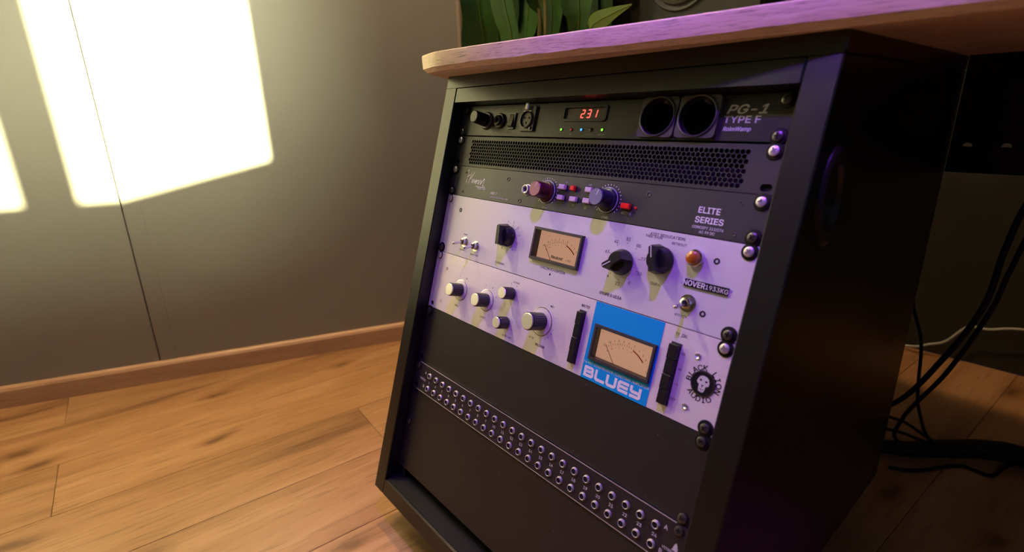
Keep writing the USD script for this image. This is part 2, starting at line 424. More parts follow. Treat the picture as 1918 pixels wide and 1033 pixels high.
cab = thing('rack_cabinet', 'black sloping rack cabinet with wide front frame, under the left end of the wooden desk', 'rack cabinet', (0.235, 0.10, FLOOR))
CO = np.array([0.235, 0.10, FLOOR])


def cpart(name, m, material, smooth=20, label=None):
    m = m.copy(); m.apply_translation(-CO); return obj(name, m, material, cab, smooth, label)


XL0, XL1, XR0, XR1, YB = -0.0370, -0.0095, 0.4800, 0.5070, 0.425
ZTOP, ZBOT = 0.0440, -0.5940


def yz_prism(pts, x0, x1, c=0.0012):
    """Convex (y, z) outline extruded along x with small chamfers."""
    pg = Polygon(pts); inn = pg.buffer(-c, join_style=2)
    return hullmesh([(x, *q) for q in list(inn.exterior.coords)[:-1] for x in (x0, x1)] + [(x, *q) for q in list(pg.exterior.coords)[:-1] for x in (x0 + c, x1 - c)])


def fy(z):                                                           # front plane (20 mm proud of the panels)
    v0 = W3(0, -21, 20); v1 = W3(0, 628, 20)
    return v0[1] + (z - v0[2]) / (v1[2] - v0[2]) * (v1[1] - v0[1])


z1 = W3(0, -21.4, 20)[2]
side = [(fy(z1), z1), (fy(ZBOT), ZBOT), (YB, ZBOT), (YB, z1)]
cpart('side_panel', yz_prism(side, XL0, XL1), 'cabinet_black')
cpart('side_panel', yz_prism(side, XR0, XR1), 'cabinet_black')
z2 = z1 + 0.0006
cpart('top_board', yz_prism([(fy(ZTOP), ZTOP - .0002), (fy(z2), z2), (YB, z2), (YB, ZTOP - .0002)], XL0, XR1), 'cabinet_black')
a, b = W3(0, -20.8, 19.6), W3(0, -0.6, 19.6); a2, b2 = W3(0, -20.8, -2), W3(0, -0.6, -2)
cpart('front_rail', yz_prism([a[1:], b[1:], b2[1:], a2[1:]], XL1 + .0004, XR0 - .0004), 'cabinet_black')
zb = W3(0, 605, 20)[2]
cpart('bottom_board', yz_prism([(fy(zb), zb), (fy(ZBOT), ZBOT), (YB, ZBOT), (YB, zb)], XL1, XR0), 'cabinet_black')
cpart('bottom_lining', box(XL1 + .001, XR0 - .001, fy(zb) + .004, YB - .013, zb, zb + .0012), 'inside_black', smooth=False)  # dark sheet added so the board top looks as dark as in shade
cpart('back_panel', box(XL1, XR0, YB - .012, YB - .001, zb, z1), 'inside_black', smooth=False)
cpart('plinth', box(0.02, 0.45, -0.06, 0.39, FLOOR, ZBOT), 'inside_black', smooth=False)
for u0, u1, ud in ((-9, 9, -8.5), (456, 474, 472.5)):                     # L-shaped steel rails that carry the panels
    m = [box(u0, u1, -604, -1, -4.6, -3.1), box(ud, ud + 1.5, -604, -1, -30, -3.1)]
    for k in range(26):
        m.append(mv(lathe([(3.2, -4), (3.2, -2.9), (2.4, -2.9), (2.4, -4)], 10), (u0 + u1) / 2, -577 - k * 0.7 if k > 24 else -k * 22.9 - 12))
    m = cat_(m); v = np.array(m.vertices)
    m.vertices = np.array([W3(x, -y, z) for x, y, z in v])
    cpart('rack_rail', m, 'rail_steel_black')
# recessed grip on the right side of the cabinet
g = ringlathe([(0.018, 0), (0.027, 0), (0.027, 0.003), (0.024, 0.005), (0.019, 0.004)], 28); g.vertices[:, 0] *= 1.6
g = mv(mv(g, rx=0, ry=90), XR1, 0.0, -0.085)
cpart('side_grip', g, 'black_plastic')

# ================================================================== RACK UNITS
VB, UNIT = [0.0], [None]


def unit(name, label, cat, v0, v1):
    VB[0] = v1
    UNIT[0] = thing(name, label, cat, W3(232.5, v1), ROTX)
    return UNIT[0]


def up(name, m, material, parent=None, smooth=30, label=None, kind=None):
    """A mesh in mm, x = u, y = -v, z out of the panel, becomes a part of the present unit."""
    m = m.copy(); m.apply_translation((-232.5, VB[0], 0)); m.apply_scale(0.001)
    p = obj(name, m, material, parent or UNIT[0], smooth, label)
    if name in ('lettering', 'scale_print', 'scale_marks', 'plate_lettering'): p.SetCustomDataByKey('kind', 'stuff')
    return p


PLEFT, PRIGHT = -8.2, 473.4


def panel(v0, v1, material, holes=(), t=2.6, n=0.0, c=0.35):
    """Front panel with open slots at the ears and given holes (shapely, in u and -v)."""
    pg = rrect(PRIGHT - PLEFT, v1 - v0 - .7, 0.6, (PLEFT + PRIGHT) / 2, -(v0 + v1) / 2)
    hv = [v0 + 6.35, v1 - 6.35] if True else []
    cut = [rrect(10.5, 6.6, 3.2, u, -v) for u in (0, 465) for v in hv] + list(holes)
    pg = pg.difference(unary_union(cut))
    return ext(pg, n - t, n - c) if False else cat_([ext(pg, n - t, n - c), ext(pg.buffer(-c, join_style=2), n - c, n)])


def _screw():
    dome = lathe([(4.6, 0.0), (4.8, 0.7), (4.5, 1.7), (3.4, 2.3), (1.6, 2.6), (0, 2.65)], 24)
    mm = m3.Manifold(m3.Mesh(np.asarray(dome.merge_vertices() or dome.vertices, np.float32), np.asarray(dome.faces, np.uint32)))
    cut = m3.Manifold.cube((5.6, 1.15, 3.0), True).translate((0, 0, 2.6)) + m3.Manifold.cube((1.15, 5.6, 3.0), True).translate((0, 0, 2.6))
    out = (mm - cut).to_mesh()
    return trimesh.Trimesh(out.vert_properties[:, :3], out.tri_verts, process=False)


SCREW = _screw()
WASHER = lathe([(7.6, 0.0), (7.8, 0.4), (7.2, 1.1), (5.0, 1.4)], 28)
WASHER_S = lathe([(5.6, 0.0), (5.6, 0.5), (4.8, 0.8)], 24)


def rack_screw(u, v, head='steel', washer=True, rz=0.0, label=None):
    s = up('rack_screw', mv(SCREW, u, -v, 1.3 if washer else 0.7, rz=rz), head, label=label)
    up('washer', mv(WASHER if washer else WASHER_S, u, -v, 0.02), 'black_rubber', s)


def screws(v0, v1, lt, lb, rt, rb):
    """head material or None at left top, left bottom, right top, right bottom."""
    for (u, v, m) in ((0, v0 + 6.35, lt), (0, v1 - 6.35, lb), (465, v0 + 6.35, rt), (465, v1 - 6.35, rb)):
        if m: rack_screw(u, v, m[0], m[1], random.uniform(0, 90))


ST, BK, DK = ('steel', True), ('dark_steel', True), ('dark_steel', True)
STS = ('steel', False)
HX = lambda r, x, y, a=0: Polygon([(x + r * math.cos(math.radians(a + 60 * k)), y + r * math.sin(math.radians(a + 60 * k))) for k in range(6)])
CIRC = lambda r, x, y: Point(x, y).buffer(r, quad_segs=6)


def hole(u, v, r=2.2, ring='bezel_dark', name='panel_screw', h=0.5):
    """A small countersunk socket screw in a panel."""
    p = up(name, mv(ringlathe([(r * .42, -0.4), (r, -0.4), (r, h * .5), (r * .82, h), (r * .5, h * .6)], 18), u, -v), ring)
    up('hex_recess', mv(lathe([(r * .5, -0.5), (r * .5, -0.2)], 8), u, -v), 'inside_black', p)


# ---- 1. power conditioner (1U)
v0, v1 = 0.0, 44.45
unit('power_conditioner', 'black one-unit power conditioner with red digit display and two round mains sockets', 'power conditioner', v0, v1)
disp = rrect(66, 16.4, 3.0, 236.5, -14.2)
up('front_panel', panel(v0, v1 - 1.2, 'black_anodised', [disp, CIRC(17.6, 340.6, -20.3), CIRC(17.6, 385.6, -20.3)]), 'black_anodised')
screws(v0, v1, BK, BK, BK, BK)
k = up('rotary_knob', mv(lathe([(9.0, 2.5), (8.6, 23.5), (7.9, 24.5)], 32), 53, -22), 'black_plastic')
up('knob_cap', mv(lathe([(7.9, 24.4), (7.6, 24.9)], 32), 53, -22), 'bezel_dark', k, label='olive grey knob cap')
up('knob_collar', mv(lathe([(12.6, 0), (12.6, 1.8), (11.0, 3.2), (9.2, 3.4)], 32), 53, -22), 'bezel_dark', k)
j = up('headphone_jack', mv(ringlathe([(3.3, -2), (10.6, 0), (10.6, 2.4), (9.4, 3.6), (7.5, 3.8), (6.6, 6.6), (5.6, 7.0), (3.3, 6.2)], 32), 83, -22.3), 'black_plastic')
up('bore', mv(lathe([(3.4, -2.2), (3.4, 1.0)], 20), 83, -22.3), 'inside_black', j)
r = up('rocker_switch', cat_([ext(rrect(13.5, 22, 1.2, 108.5, -22.5).difference(rrect(9.6, 17.6, .6, 108.5, -22.5)), 0, 2.0), box(103.7, 113.3, -31.3, -13.7, -1, 0.4)]), 'black_plastic')
up('rocker', hullmesh([(x, y, z) for x in (104.2, 112.8) for y, z in ((-31.0, 3.8), (-29, 4.8), (-22.5, 2.4), (-14.2, 2.0), (-14, .4), (-31, .4))]), 'socket_plastic', r)
x = up('xlr_socket', cat_([ext(rrect(26, 32.5, 1.5, 141.5, -20.0).difference(CIRC(10.3, 140.5, -21.5)), 0, 3.0), mv(ringlathe([(9.9, 0.5), (11.4, 0.5), (11.2, 5.2), (10.2, 5.4)], 36), 140.5, -21.5)]), 'socket_plastic')
up('insert', mv(lathe([(10.1, 0.4), (10.1, 2.2), (9.3, 3.0)], 30), 140.5, -21.5), 'socket_plastic', x)
up('contact_hole', cat_([mv(lathe([(1.5, 2.9), (1.5, 3.1)], 14), 140.5 + a, -21.5 + b) for a, b in ((-4.4, 2.2), (4.4, 2.2), (0, -4.2))]), 'inside_black', x)
up('latch', cat_([mv(cbox(-3.1, 3.1, -4.6, 4.6, 0, 3.0, 1.1), 140.2, -5.2, 4.6), box(133.0, 147.6, -11.2, -10.0, 3.0, 4.0)]), 'steel', x, label='silver latch')
up('plate_screw', mv(lathe([(2.4, 3.0), (2.3, 3.8), (1.2, 4.2)], 16), 150.2, -32.3), 'dark_steel', x)
d = up('display_bezel', ext(disp.buffer(1.4).difference(disp.buffer(-1.6)), -3, 1.5), 'black_plastic')
up('display_window', ext(disp.buffer(-1.2), -2.6, -1.2), 'display_window', d)
SEG = {'a': ((-2.6, 5.2), (2.6, 5.2)), 'b': ((2.6, 5.2), (2.6, 0)), 'c': ((2.6, 0), (2.6, -5.2)), 'd': ((-2.6, -5.2), (2.6, -5.2)), 'e': ((-2.6, 0), (-2.6, -5.2)), 'f': ((-2.6, 5.2), (-2.6, 0)), 'g': ((-2.6, 0), (2.6, 0))}
for q, (ch, segs) in enumerate((('2', 'abged'), ('3', 'abgcd'), ('1', 'bc'))):
    cx = 233.0 + 9.6 * q
    sh = unary_union([LineString([(p[0] * .84 + (o := (b[0] - p[0]) * .11), p[1] * .84 + (b[1] - p[1]) * .11), (b[0] * .84 - (b[0] - p[0]) * .11, b[1] * .84 - (b[1] - p[1]) * .11)]).buffer(.62, quad_segs=2) for p, b in (SEG[s] for s in segs)])
    sh = affinity.translate(affinity.skew(sh, 8, 0, origin=(0, 0)), cx, -14.4)
    up('display_digit', ext(sh, -1.2, -1.0), 'led_red_digits', d)
for u, m in ((204.0, 'led_green'), (220.8, 'led_red_dim'), (236.9, 'led_blue'), (252.0, 'led_off'), (268.4, 'led_green')):
    l = up('indicator_light', mv(lathe([(1.6, -0.4), (1.6, 0.6), (1.1, 1.3), (0, 1.6)], 16), u, -33.4), m)
    up('holder', mv(ringlathe([(1.6, -.2), (2.3, -.2), (2.2, .5), (1.7, .6)], 18), u, -33.4), 'black_plastic', l)
for u in (340.6, 385.6):
    s = up('mains_socket', cat_([ext(rrect(43.0, 41.0, 4.5, u, -20.8).difference(CIRC(19.6, u, -20.3)), -1, 4.2), mv(ringlathe([(18.6, 2.0), (20.6, 3.0), (20.6, 5.4), (19.6, 5.8), (18.9, 5.2)], 48), u, -20.3)]), 'socket_plastic')
    w = mv(ringlathe([(18.7, 5.0), (18.0, -16.5), (0.01, -16.5), (0.01, -17.5), (19.4, -17.5), (19.6, 4.6)], 40), u, -20.3)
    up('well', w, 'inside_black', s)
    up('pin_hole', cat_([mv(lathe([(2.4, -16.6), (2.4, -16.3)], 16), u + a, -20.3) for a in (-9.5, 9.5)]), 'black_rubber', s)
    up('earth_clip', cat_([box(u - 2, u + 2, -20.3 + a * 17.6 - 1, -20.3 + a * 17.6 + 1, -15, -5.5) for a in (-1, 1)]), 'steel', s, label='metal earth contact')
up('lettering', cat_([text('PG-1', 8.0, 432.5, -13.6, True, sx=1.32, shear=.28), text('TYPE F', 6.2, 428.5, -22.9, True, sx=1.22)]), 'cream_print')
up('lettering', cat_([text('RolmWamp', 3.6, 426, -31.6, True, shear=.2), text('PHONES', 1.9, 76.5, -5.6), text('DIM', 2.0, 42, -36.4), text('PHONES', 2.0, 76, -37), text('LIGHT', 2.0, 106, -37.4)] +
                     [text(t, 1.7, u, -39.0) for t, u in (('LOW', 204.0), ('EXT', 220.8), ('ON', 236.9), ('REMOTE', 252.2), ('PROTECT', 268.6))]), 'grey_print')

# ---- 2. vent panel (1U)
v0, v1 = 44.45, 88.9
unit('vent_panel', 'dark one-unit vent panel of honeycomb mesh below the power conditioner', 'vent panel', v0, v1)
P_ = 5.1
hexes = [HX(2.5, 28.5 + P_ * i + (P_ / 2 if jj % 2 else 0), -(51.9 + 4.42 * jj), 30) for jj in range(8) for i in range(82 - (jj % 2))]
pg = rrect(PRIGHT - PLEFT, 43.7, 0.6, (PLEFT + PRIGHT) / 2, -(v0 + v1) / 2).difference(unary_union([rrect(10.5, 6.6, 3.2, u, -v) for u in (0, 465) for v in (v0 + 6.35, v1 - 6.35)] + hexes))
up('mesh_plate', ext(pg, -1.3, 0), 'vent_grey', smooth=False)
up('flange', cat_([box(22, 449, -v0 - 1.6, -v0 - .35, -18, -1.3), box(22, 449, -v1 + .35, -v1 + 1.6, -18, -1.3)]), 'vent_grey', smooth=False)
up('dust_screen', box(22, 449, -v1 + 1.6, -v0 - 1.6, -14, -13), 'inside_black', smooth=False)  # dark sheet added behind the mesh so its holes look shaded
screws(v0, v1, ST, None, ST, None)

# ---- 3. preamplifier (1U)
v0, v1 = 88.9, 133.35
unit('preamplifier', 'dark grey one-unit preamplifier with one oxblood and one slate knob between white and red buttons', 'preamplifier', v0, v1)
up('front_panel', panel(v0, v1, 'preamp_grey'), 'preamp_grey')
screws(v0, v1, ST, DK, ST, DK)
for u, v in ((26.9, 98.2), (26.5, 126.4), (447.1, 98.1), (447.1, 126.7)): hole(u, v, 2.0)
for u, v in ((124.7, 100.5), (154.7, 127.0), (348.8, 99.7)): hole(u, v, 3.0)


def dial(u, v, body, cap, r=10.5, h=22.5, ticks=21):
    k = up('gain_knob', mv(lathe([(r * 1.16, 2.0), (r * 1.16, 4.2), (r * 1.0, 4.8), (r * .93, h - .6), (r * .87, h)], 40), u, -v), body)
    up('knob_cap', mv(lathe([(r * .86, h - .1), (r * .84, h + .35), (0, h + .35)], 40), u, -v), cap, k, label='flat knob cap of a paler colour')
    up('pointer', mv(box(-.35, .35, 2.0, r * .8, h + .3, h + .5), u, -v, rz=-20), 'white_print', k)
    up('skirt', mv(ringlathe([(r, 0.1), (r * 1.36, 0.1), (r * 1.34, 1.4), (r * 1.1, 2.4), (r, 2.2)], 40), u, -v), 'knob_navy', k)
    up('skirt_line', mv(cat_([ringlathe([(r * 1.30, 1.5), (r * 1.36, 1.3), (r * 1.37, 1.5), (r * 1.31, 1.7)], 40), ringlathe([(r * 1.08, 2.5), (r * 1.14, 2.4), (r * 1.14, 2.6), (r * 1.08, 2.7)], 40)]), u, -v), 'grey_print', k)
    m = []
    for q in range(ticks):
        a = math.radians(225 - 270 * q / (ticks - 1)); x_, y_ = math.cos(a), math.sin(a)
        m.append(mv(box(-.42, .42, -.75, .75, 0.02, .14), u + 17.2 * x_, -v + 17.2 * y_, rz=math.degrees(a) - 90))
    up('scale_marks', cat_(m), 'white_print', smooth=False)


jk = up('input_jack', mv(ringlathe([(3.4, -1), (7.3, 0.0), (7.3, 1.2), (6.2, 1.6), (6.0, 5.6), (4.9, 6.0), (3.4, 5.4)], 28), 166.5, -111.6), 'steel')
up('bore', mv(lathe([(3.5, -1.5), (3.5, .6)], 20), 166.5, -111.6), 'inside_black', jk)
dial(201.8, 110.7, 'knob_oxblood', 'cap_rose')
dial(298.0, 110.9, 'knob_navy', 'cap_slate')


def push(u, v, w, h, material, d=5.5, label=None):
    b = up('push_button', cbox(u - w / 2, u + w / 2, -v - h / 2, -v + h / 2, 0.4, d, 0.8), material, label=label)
    up('surround', ext(rrect(w + 1.6, h + 1.4, .5, u, -v), 0.01, .5), 'black_plastic', b)


for u, v, w, m, l in ((228.5, 102.9, 10.0, 'button_ivory', None), (245.3, 103.0, 6.6, 'button_red', 'small red square button'), (270.5, 102.6, 10.0, 'button_ivory', None),
                      (228.8, 115.7, 9.6, 'button_ivory', None), (249.5, 115.6, 10.2, 'button_ivory', None), (270.5, 115.4, 10.2, 'button_ivory', None), (325.5, 115.2, 11.2, 'button_red', 'wide red button beside a tiny red light')):
    push(u, v, w, 6.0, m, label=l)
up('indicator_light', mv(lathe([(1.4, -0.4), (1.4, .8), (.8, 1.5), (0, 1.6)], 14), 336.6, -115.4), 'led_red')
up('lettering', cat_([text('ELITE', 5.6, 418.6, -108.4, True, sx=1.05), text('SERIES', 5.6, 420.6, -117.8, True, sx=1.08)]), 'white_print')
up('lettering', cat_([text('CONCEPT 312/276', 2.5, 420.8, -125.0, True), text('AC 99 DC', 2.5, 421.0, -129.2, True),
                     text('TRUE TAP', 3.0, 68.8, -118.6, True), text('PRO 7', 3.4, 99.0, -122.6, True, shear=.3), text('MICROPHONE PREAMPLIFIER', 1.9, 112.0, -127.9),
                     text('48', 2.4, 231, -96.2), text('mA', 2.4, 268, -96.4), text('P', 2.6, 229, -121.6), text('DV', 2.6, 249.5, -122.4), text('LO Z', 2.4, 270.0, -123.0),
                     text('GAIN', 2.4, 203, -129.8), text('LEVEL', 2.4, 299, -130.4), text('ACTIVE', 2.6, 325.5, -122.4, True), text('.', 2.4, 337, -122.4)]), 'grey_print')
stroke = lambda pts, r=.42: LineString(smooth_path([(x, y, 0) for x, y in pts], 5)[:, :2]).buffer(r, quad_segs=2)
sig = [[(30, -96.5), (32.5, -93.3), (33.0, -97), (31.6, -107), (30.6, -113)], [(31.4, -104.5), (37, -101)], [(41.5, -94.5), (40, -101), (37.5, -109), (36.2, -114)], [(46.5, -97), (42, -104), (38, -108)],
       [(43.5, -112), (44.5, -107), (47, -108), (46, -112), (49, -107.5), (51, -108), (50.5, -112.2), (54, -107.5), (56.5, -108.5), (54.5, -112.5), (53, -110), (58, -108), (61, -108), (59, -113), (62, -110), (64, -107), (66.5, -108), (64.5, -113.5), (70, -106.5), (73, -104.5), (71, -114), (74, -115)]]
up('signature', ext(unary_union([stroke(s) for s in sig] + [stroke([(55, -116.0), (62, -116.6), (76, -116.4)], .3)]), 0.02, .14), 'white_print', smooth=False)

# ---- 4. silver levelling amplifier (2U)
v0, v1 = 133.35, 222.25
unit('levelling_amplifier', 'silver two-unit levelling amplifier with meter, three black pointer knobs and amber lamp', 'audio compressor', v0, v1)
MX0, MX1, MY0, MY1 = 196.5, 277.5, 155.2, 196.0
mbox = sbox(MX0 + 2, -MY1 + 2, MX1 - 2, -MY0 - 2)
up('front_panel', panel(v0, v1, 'panel_silver', [mbox]), 'panel_silver')
screws(v0, v1, STS, BK, ST, BK)
for u, v in ((30.1, 154.3), (437.4, 153.4), (436.0, 204.2)): hole(u, v, 3.1, 'black_plastic')


def meter(u0, u1, w0, w1, deep=6.5, proud=4.5, inset=3.4, brand=None, glass_n=1.0):
    b = up('meter', cat_([ext(sbox(u0, -w1, u1, -w0).difference(sbox(u0 + inset, -w1 + inset, u1 - inset, -w0 - inset)), -deep, proud - .6),
                          ext(sbox(u0 + .6, -w1 + .6, u1 - .6, -w0 - .6).difference(sbox(u0 + inset - .3, -w1 + inset - .3, u1 - inset + .3, -w0 - inset + .3)), proud - .6, proud)]), 'bezel_dark', smooth=False, label='analogue needle meter in a dark bezel')
    x0, x1, y0, y1 = u0 + inset, u1 - inset, -w1 + inset, -w0 - inset
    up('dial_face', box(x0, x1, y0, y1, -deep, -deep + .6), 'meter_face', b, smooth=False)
    cx, cy = (x0 + x1) / 2, y0 - (y1 - y0) * .35; R = (y1 - y0) * 1.02
    at = lambda t, rr: (cx + rr * math.sin(math.radians(t)), cy + rr * math.cos(math.radians(t)))
    ink, zf = [], -deep + .62
    for t in np.linspace(-42, 16, 13): ink.append(LineString([at(t, R), at(t, R + 2.4)]).buffer(.17))
    for t, s in ((-44, '20'), (-33, '10'), (-24, '7'), (-15, '5'), (-6, '3'), (4, '1'), (15, '0')):
        p = at(t, R + 4.6); up_txt.append(text(s, 2.1, p[0], p[1], z=zf, d=.08)); p = at(t, R - 2.6); up_txt.append(text(s, 1.5, p[0], p[1], z=zf, d=.08))
    for t, s in ((26, '1'), (35, '2'), (43, '3')): p = at(t, R + 4.6); up_txt.append(text(s, 2.1, p[0], p[1], z=zf, d=.08))
    p = at(-43, R + 1); up_txt.append(text('-', 2.5, x0 + 3.5, y1 - 4.5, z=zf, d=.08)); up_txt.append(text('+', 2.5, x1 - 3.5, y1 - 5, z=zf, d=.08))
    if brand: up_txt.append(text(brand, 3.6, cx - 2, y0 + 4.6, True, z=zf, d=.08, shear=.3)); up_txt.append(text('/ VU', 2.6, cx + 17, y0 + 4.4, z=zf, d=.08, shear=.2))
    up_txt.append(text('VU', 2.4, x1 - 4.5, y0 + 4.5, z=zf, d=.08))
    up('scale_print', cat_(up_txt + [ext(i, zf, zf + .08) for i in ink]), 'dark_print', b, smooth=False); up_txt.clear()
    arc = LineString([at(t, R) for t in np.linspace(16, 44, 12)]).buffer(.62, cap_style=2)
    up('red_arc', ext(arc, zf, zf + .1), 'red_print', b, smooth=False)
    nd = LineString([at(-40, R * .36), at(-40, R + 3)]).buffer(.22)
    up('needle', ext(nd, -deep + 2.4, -deep + 2.7), 'dark_print', b, smooth=False)
    up('meter_glass', box(x0, x1, y0, y1, glass_n, glass_n + .8), 'glass_pane', b, smooth=False)
    return b


up_txt = []
meter(MX0, MX1, MY0, MY1, brand='Neukont')


def pointer_knob(u, v, deg, r=14.0, h=20.0, name='pointer_knob', mark=None):
    """Bakelite pointer knob: round skirt, fluted body with a long wing and a white line."""
    k = up(name, mv(lathe([(r * .99, 0.4), (r, 1.2), (r, 3.6), (r * .93, 5.0), (r * .82, 10.5), (r * .74, 12.0)], 40), u, -v, rz=deg), 'black_plastic')
    bar = [(x_, y_, 4.0) for x_, y_ in ((-r * 1.0, -r * .36), (-r * 1.0, r * .36), (r * .95, r * .36), (r * 1.16, 0), (r * .95, -r * .36))] + [(x_, y_, h) for x_, y_ in ((-r * .86, -r * .22), (-r * .86, r * .22), (r * .86, r * .2), (r * .98, 0), (r * .86, -r * .2))]
    up('grip', mv(hullmesh(bar), u, -v, rz=deg), 'black_plastic', k)
    if mark is None:
        up('pointer_line', mv(box(r * .1, r * .93, -.42, .42, h - .02, h + .14), u, -v, rz=deg), 'white_print', k)
    else:
        up('pointer_line', mv(box(r * .62, r * .97, -.45, .45, 4.9, 5.3), u, -v, rz=mark), 'white_print', k)
    return k


pointer_knob(147, 176.0, 97, mark=12)
pointer_knob(335, 174.5, 215)
pointer_knob(381, 163.6, 104)


def toggle(u, v, lean_u, lean_v, ln=15.0, r=6.2):
    t = up('toggle_switch', mv(cat_([ext(HX(r, 0, 0, 15).difference(CIRC(r * .6, 0, 0)), 0.2, 2.4), ringlathe([(r * .38, 2.0), (r * .78, 2.0), (r * .74, 5.6), (r * .5, 6.2), (r * .38, 5.6)], 24), ringlathe([(r * .5, 0), (r * 1.22, 0), (r * 1.2, .5), (r * .5, .6)], 28)]), u, -v), 'chrome')
    up('lever', mv(tube([(0, 0, 3), (lean_u * .5, -lean_v * .5, 3 + ln * .5), (lean_u, -lean_v, 3 + ln)], [1.3, 1.7, 2.3], 14, 4), u, -v), 'chrome', t)
    up('lever_tip', mv(trimesh.creation.icosphere(2, 2.3), u + lean_u, -v - lean_v, 3 + ln), 'chrome', t)


toggle(55, 199.0, -2, 4.0, 14.5)
toggle(82, 200.8, -2, 4.5, 14.5)
toggle(419, 198.2, -1.5, 4.5, 14.5, 7.2)
a = up('pilot_lamp', mv(ringlathe([(5.0, 0), (8.4, 0), (8.4, 4.4), (7.6, 5.2), (6.4, 5.2)], 32), 416.8, -154.6), 'chrome')
up('amber_lens', mv(lathe([(6.6, 2), (6.6, 7.6), (5.6, 10.0), (3.4, 11.4), (0, 11.9)], 32), 416.8, -154.6), 'amber_lens', a, label='amber lens')
b = up('name_plate', ext(rrect(44.0, 7.2, .4, 433.4, -178.8), 0.02, 1.6), 'dark_print', smooth=False, label='raised dark name plate with white letters')
up('plate_lettering', cat_([text('NOVER', 5.0, 421.5, -178.7, True, z=1.6, sx=.98), text('1933KG', 4.2, 444.5, -178.9, z=1.6, sx=1.0)]), 'white_print', b, smooth=False)
ink = [text('ASBT REDUCATION', 3.0, 381, -138.9, sx=1.02), text('THRE SHUN', 2.6, 366, -141.6), text('RETROUT', 2.6, 396, -144.6), text('OUPA', 3.0, 380, -188.2), text('GYUPE S UCSA', 3.0, 329, -212.5, True), text('BYPACY', 2.4, 415, -211.6),
       text('THRESHLD', 2.6, 140, -214), text('OALDN IO EBRIDN', 3.4, 237.5, -203.0), text('POWER', 1.8, 53, -188), text('FLAT RESP', 1.8, 51, -211.2), text('MONO/STEREO', 1.9, 82, -213.5)]
ink.append(ext(Polygon([(233.4, -210.4), (236.6, -210.4), (235, -207.0)]), .02, .12))


def around(u, v, rr, labels, a0, a1, h, marks=True):
    out = []
    for q, s in enumerate(labels):
        t = math.radians(a0 + (a1 - a0) * q / max(1, len(labels) - 1)); out.append(text(s, h, u + rr * math.cos(t), -v + rr * math.sin(t)))
        if marks: out.append(mv(box(-.25, .25, -.8, .8, .02, .12), u + (rr - 4.4) * math.cos(t), -v + (rr - 4.4) * math.sin(t), rz=math.degrees(t) - 90))
    return out


ink += around(148, 175.5, 20, ['1', '2', '3', '4', '5', '6', '7', '8'], 110, -120, 2.6)
ink += around(336, 173.5, 24.5, ['4', '63', '42', '33', '00', '77', '10', '0', '23', '6'], 200, -130, 3.4)
up('lettering', cat_(ink), 'dark_print', smooth=False)

# ---- 5. brushed compressor with the blue plate (2U)
v0, v1 = 222.25, 311.15
unit('blue_plate_compressor', 'brushed silver two-unit compressor with a blue plate, wide meter and lion face emblem', 'audio compressor', v0, v1)
BX0, BX1 = 313.2, 401.0
NX0, NX1, NY0, NY1 = 319.5, 399.0, 246.8, 287.2
up('front_panel', panel(v0, v1, 'panel_aluminium', [sbox(NX0 + 2, -NY1 + 2, NX1 - 2, -NY0 - 2)]), 'panel_aluminium')
screws(v0, v1, STS, None, ST, DK)
bp = up('colour_plate', ext(sbox(BX0, -v1 + .5, BX1, -v0 - .5).difference(sbox(NX0 + 1, -NY1 + 1, NX1 - 1, -NY0 - 1)), 0.01, .30), 'panel_blue', smooth=False, label='bright blue plate')
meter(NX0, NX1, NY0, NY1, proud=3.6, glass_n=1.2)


def squared(t, h, w, gap, th):
    """Wide square-cornered lettering from strokes, like the plate's name."""
    G = {'B': [[(0, 0), (0, 1), (.86, 1), (.95, .9), (.95, .6), (.82, .52), (0, .52)], [(.82, .52), (1, .42), (1, .1), (.9, 0), (0, 0)]], 'L': [[(0, 1), (0, .12), (.12, 0), (1, 0)]], 'U': [[(0, 1), (0, .14), (.14, 0), (.86, 0), (1, .14), (1, 1)]],
         'E': [[(1, 1), (.12, 1), (0, .88), (0, .12), (.12, 0), (1, 0)], [(0, .5), (.95, .5)]], 'Y': [[(0, 1), (0, .62), (.12, .5), (1, .5)], [(1, 1), (1, .12), (.88, 0), (.05, 0)]]}
    x, out = 0.0, []
    for ch in t:
        out += [LineString([(x + a * w, b * h) for a, b in s]).buffer(th / 2, cap_style=3, join_style=1, quad_segs=2) for s in G[ch]]; x += w + gap
    return unary_union(out)


nm = squared('BLUEY', 9.0, 10.8, 4.8, 3.2)
nm = affinity.translate(nm, 354.8 - (nm.bounds[0] + nm.bounds[2]) / 2, -306.2)
for w_ in sorted(nm.geoms, key=lambda q: q.bounds[0]):
    up('letter', ext(w_, .3, .42), 'white_print', bp, smooth=False)
up('lettering', cat_([text('76 FET COMPRESSOR / LIMITING AMPLIFIER', 2.7, 357, -292.0, z=.3, sx=1.06)]), 'cream_print' if False else 'white_print', bp, smooth=False)


def cap_knob(u, v, r, h, skirt=True):
    fl = [(r + (.28 if q % 2 else -.1)) for q in range(48)]
    pg = Polygon([(fl[q] * math.cos(q * math.pi / 24), fl[q] * math.sin(q * math.pi / 24)) for q in range(48)])
    k = up('cap_knob', mv(cat_([ext(pg, 1.2, h - 1.2), lathe([(r * .98, h - 1.2), (r * .93, h - .5)], 36)]), u, -v), 'black_plastic')
    up('knob_cap', mv(lathe([(r * .93, h - 1.0), (r * .93, h), (r * .86, h + .6), (0, h + .6)], 40), u, -v), 'spun_aluminium', k, label='spun aluminium knob cap')
    if skirt:
        up('skirt', mv(lathe([(r * 1.62, 0.03), (r * 1.6, .7), (r * 1.1, 1.4)], 44), u, -v), 'panel_aluminium', k)
        up('skirt_edge', mv(ringlathe([(r * 1.60, .02), (r * 1.68, .02), (r * 1.66, .9), (r * 1.58, 1.0)], 44), u, -v), 'chrome', k)


